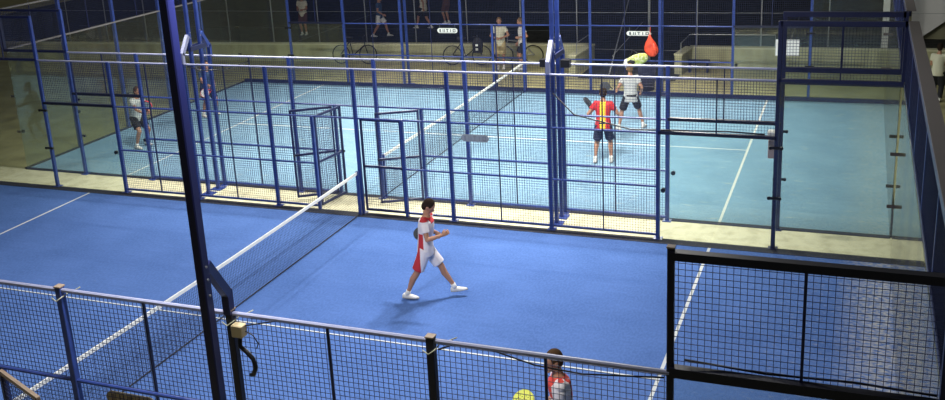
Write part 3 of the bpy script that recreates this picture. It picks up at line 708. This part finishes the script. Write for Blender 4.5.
# walkers on the dark court
walk = dict(pelvis=(0, 0, .9), ankR=(.08, -.3, .1), ankL=(-.08, .33, .1), wrR=(.22, .22, .95), wrL=(-.25, -.15, .9), nod=.1)
person('figure in pale pink top on the dark back court, far left of the walkers', (-12.5, 19.6, 0), math.radians(-80), stand, 'c_cream', 'c_brown', 'hair', .018)
person('figure in blue top and white shorts walking on the dark back court', (-8.85, 19.4, 0), math.radians(10), walk, 'c_blue', 'c_white', 'hair', .018)
person('figure in cream top and black shorts on the dark back court', (-7.75, 21.4, 0), math.radians(170), walk, 'c_cream', 'c_black', 'hair', .018)
person('figure in brown clothes on the dark back court near the top edge', (-7.2, 22.6, 0), math.radians(160), stand, 'c_brown', 'c_brown', 'hair', .018)
# person outside on the right
person('person in white shirt with short black hair standing outside the right end wall, back turned', (11.14, 11.4, 0), math.radians(75), dict(stand, nod=.05), 'c_cream', 'c_black', 'hair', .014, scale=.88, short_len=1.0)

# ------------------------------------------------------------------ bicycles, bags, bin
def bicycle(label, loc, rz, frame='c_blue', tilt=8, group=None):
    t = thing('bicycle', label, 'bicycle', loc, rz, group); t.rotation_euler = (math.radians(-tilt), 0, rz)
    for x in (-.52, .52):
        bm = bmesh.new(); n = 28
        pts = [(x + .325 * math.cos(a), 0, .34 + .325 * math.sin(a)) for a in [2 * PI * k / n for k in range(n + 1)]]; tube(bm, pts, .02, 6, False)
        w = link('wheel', bm, M['tyre'], t, True)
        bm = bmesh.new()
        for k in range(12): a = PI * 2 * k / 12; tube(bm, [(x, 0, .34), (x + .32 * math.cos(a), 0, .34 + .32 * math.sin(a))], .003, 4)
        cyl(bm, (x, 0, .34), (0, 1, 0), .03, .09, 10); link('spokes', bm, M['steel'], w)
    bm = bmesh.new(); bb = (-.05, 0, .3); st = (-.18, 0, .8); ht = (.36, 0, .84); hb = (.4, 0, .68)
    for a, b in ((bb, st), (st, ht), (bb, hb), (ht, hb), (bb, (-.52, 0, .34)), (st, (-.52, 0, .34)), (hb, (.52, 0, .34)), (st, (-.2, 0, .9)), (ht, (.34, 0, .98))): tube(bm, [a, b], .018, 8)
    link('frame', bm, M[frame], t)
    bm = bmesh.new(); tube(bm, [(.28, -.28, 1.0), (.36, -.1, .98), (.36, .1, .98), (.28, .28, 1.0)], .014, 8); link('handlebar', bm, M['clamp'], t)
    bm = bmesh.new(); tube(bm, [(-.34, 0, .93), (-.2, 0, .94), (-.04, 0, .93)], [.075, .05, .02], 10); link('saddle', bm, M['clamp'], t)
    bm = bmesh.new(); cyl(bm, (-.05, 0, .3), (0, 1, 0), .09, .01, 18); tube(bm, [(-.05, -.08, .3), (.05, -.1, .18)], .01, 6); tube(bm, [(-.05, .08, .3), (-.15, .1, .42)], .01, 6); link('crank', bm, M['steel'], t)
    return t
bicycle('dark bicycle leaning on the low wall, behind the far fence left of centre', (-7.4, 14.22, 0), math.radians(4), 'c_black')
bicycle('bicycle under the black backpack by the low wall', (-3.2, 14.45, 0), math.radians(6), 'c_black')
bicycle('bicycle behind the two spectators by the low wall', (-1.45, 14.85, 0), math.radians(184), 'steel')
def backpack(label, loc, rz):
    t = thing('backpack', label, 'bag', loc, rz)
    bm = bmesh.new(); sphere(bm, (0, 0, 0), (.19, .12, .28)); box(bm, -.16, .16, -.08, .08, -.26, .05); bake(bm, 'bag_body', M['c_black'], t, .02, 4)
    bm = bmesh.new(); box(bm, -.05, .03, -.15, -.135, -.02, .05); box(bm, -.05, .03, -.15, -.135, -.16, -.09); link('badge', bm, M['white'], t)
    bm = bmesh.new()
    for k in (-1, 1): tube(bm, [(k * .09, .08, .2), (k * .1, .17, .05), (k * .11, .08, -.2)], .015, 6)
    link('strap', bm, M['c_black'], t); return t
backpack('black backpack with small white badges hung on the bicycle by the wall', (-2.65, 14.1, .78), .2)
# red jacket and lime sports bag hung on the far fence
t = thing('hanging_jacket', 'bright orange red jacket hung on the far fence beside the capsule sign', 'jacket', (3.74, FS - .08, 1.46))
bm = bmesh.new()
prof = [(.22, .02, .03), (.12, .06, .045), (0, .14, .06), (-.12, .19, .07), (-.24, .2, .07), (-.34, .15, .06), (-.4, .07, .035)]
loft(bm, [((.02 - z * .12, 0, z + .1), Vector((1, 0, 0)), Vector((0, 1, 0)), rx, ry) for z, rx, ry in prof[::-1]], 16)
link('jacket_body', bm, M['red'], t, True)
bm = bmesh.new(); tube(bm, [(0, 0, .3), (0.0, .05, .42), (0, .1, .52)], .01, 6); link('hanging_loop', bm, M['red'], t)
bm = bmesh.new(); tube(bm, [(.1, -.05, .08), (.16, -.06, -.1), (.17, -.05, -.24)], [.03, .045, .035], 10); link('sleeve', bm, M['red'], t, True)
t = thing('sports_bag', 'lime green racket bag with black and white panels hung on the far fence', 'bag', (3.38, FS - .2, 1.06)); t.rotation_euler = (0, math.radians(-22), 0)
bm = bmesh.new(); loft(bm, [((x, 0, 0), Vector((0, 1, 0)), Vector((0, 0, 1)), ry, rz_) for x, ry, rz_ in ((-.34, .05, .06), (-.28, .08, .13), (-.05, .1, .17), (.15, .1, .16), (.3, .07, .11), (.34, .04, .06))], 16)
link('bag_body', bm, M['lime'], t, True)
bm = bmesh.new(); loft(bm, [((x, -.01, 0), Vector((0, 1, 0)), Vector((0, 0, 1)), ry, rz_) for x, ry, rz_ in ((-.36, .05, .07), (-.3, .09, .14), (-.24, .095, .15))], 16); link('end_panel', bm, M['c_white'], t, True)
bm = bmesh.new(); loft(bm, [((x, -.012, -.01), Vector((0, 1, 0)), Vector((0, 0, 1)), ry, rz_) for x, ry, rz_ in ((-.24, .09, .1), (-.12, .1, .13), (-.02, .1, .06))], 16); link('side_panel', bm, M['c_black'], t, True)
bm = bmesh.new(); tube(bm, [(-.2, 0, .12), (0, .04, .3), (.2, 0, .12)], .012, 6); link('shoulder_strap', bm, M['c_black'], t, True)
t = thing('litter_bin', 'dark navy litter bin standing outside the far fence behind the grey shirted player', 'bin', (3.5, FS + .7, 0))
bm = bmesh.new(); cyl(bm, (0, 0, .4), (0, 0, 1), .22, .78, 20, .27); link('bin_body', bm, M['c_navy'], t, True)
bm = bmesh.new(); cyl(bm, (0, 0, .81), (0, 0, 1), .29, .05, 20); link('bin_rim', bm, M['clamp'], t)
t = thing('bench', 'low dark blue bench standing before the low wall right of the ramp', 'bench', (4.6, 14.35, 0), .03)
bm = bmesh.new(); box(bm, -.33, .33, -.17, .17, .3, .36); bevel(bm); link('seat', bm, M['darkblue'], t)
for x in (-.27, .27):
    bm = bmesh.new(); box(bm, x - .03, x + .03, -.15, .15, 0, .3); link('leg', bm, M['darkblue'], t)
# slim handrails at the ramp
t = thing('handrail', 'thin grey handrail on the ramp wall left of the passage', 'handrail', (.9, 14.4, H))
bm = bmesh.new(); tube(bm, [(.02, -.9, 0), (.02, -.9, .35), (.04, .7, .35), (.04, .7, 0)], .018, 8); link('rail', bm, M['steel'], t)
t = thing('handrail', 'thin grey handrail on the wall right of the passage', 'handrail', (4.2, 15.1, H))
bm = bmesh.new(); tube(bm, [(-.1, -1.1, 0), (-.1, -1.1, .3), (0, 0, .38), (2.6, .05, .38), (2.6, .05, 0)], .018, 8); link('rail', bm, M['steel'], t)
# chain link fence of the back court: thin grey posts and wires
t = thing('back_fence', 'thin grey wire fence with slim posts behind the low cream wall', 'fence', (0, 15.9, 0))
for i in range(-13, 13):
    if 1 < i * 2 + .3 < 4: continue
    bm = bmesh.new(); tube(bm, [(i * 2 + .3, 0, 0), (i * 2 + .3, 0, 3)], .022, 8); link('post', bm, M['steel'], t)
for z in (.35, 1.6, 2.95):
    bm = bmesh.new(); tube(bm, [(-25.7, 0, z), (24.3, 0, z)], .008, 5); link('strand', bm, M['steel'], t)
cord('guy_wire', [(2.0, 13.2, 0), (1.6, 19.5, 2.6)], .02, M['steel'], 'pale slanting stay rod rising over the dark passage', 'stay rod')
cord('guy_wire', [(1.6, 15.5, .2), (2.2, 17.5, 1.0)], .015, M['steel'], 'short pale slanting stay rod left of the red jacket', 'stay rod')
bm = bmesh.new(); tube(bm, [(2.75, 15.9, 0), (2.75, 15.9, 4.2)], .045, 10); tag(link('pipe_post', bm, M['steel']), 'grey pipe post standing behind the red jacket', 'post')
# crates outside right
for i, (x, y, lab) in enumerate(((12.1, 11.5, 'dark green equipment crate outside the right end wall, beside the person in white'), (12.0, 9.6, 'dark equipment crate outside the right end wall, nearer one'))):
    t = thing('crate', lab, 'crate', (x, y, 0), .05)
    bm = bmesh.new(); box(bm, -.45, .45, -.35, .35, 0, .42); bevel(bm, .02); link('crate_body', bm, mat('crate_%d' % i, (.03, .045, .03) if i == 0 else (.03, .03, .035), .6), t)
    bm = bmesh.new(); box(bm, -.48, .48, -.38, .38, .42, .48); bevel(bm, .015); link('crate_lid', bm, mat('crate_lid_%d' % i, (.07, .075, .05), .6), t)

# ------------------------------------------------------------------ world
w = bpy.data.worlds.new('world'); SC.world = w; w.use_nodes = True
w.node_tree.nodes['Background'].inputs['Color'].default_value = (0.42, 0.43, 0.42, 1)
w.node_tree.nodes['Background'].inputs['Strength'].default_value = 0.12
SC.view_settings.view_transform = 'Standard'; SC.view_settings.look = 'None'
SC.view_settings.exposure = 0.0; SC.view_settings.gamma = 1; SC.view_settings.use_curve_mapping = False
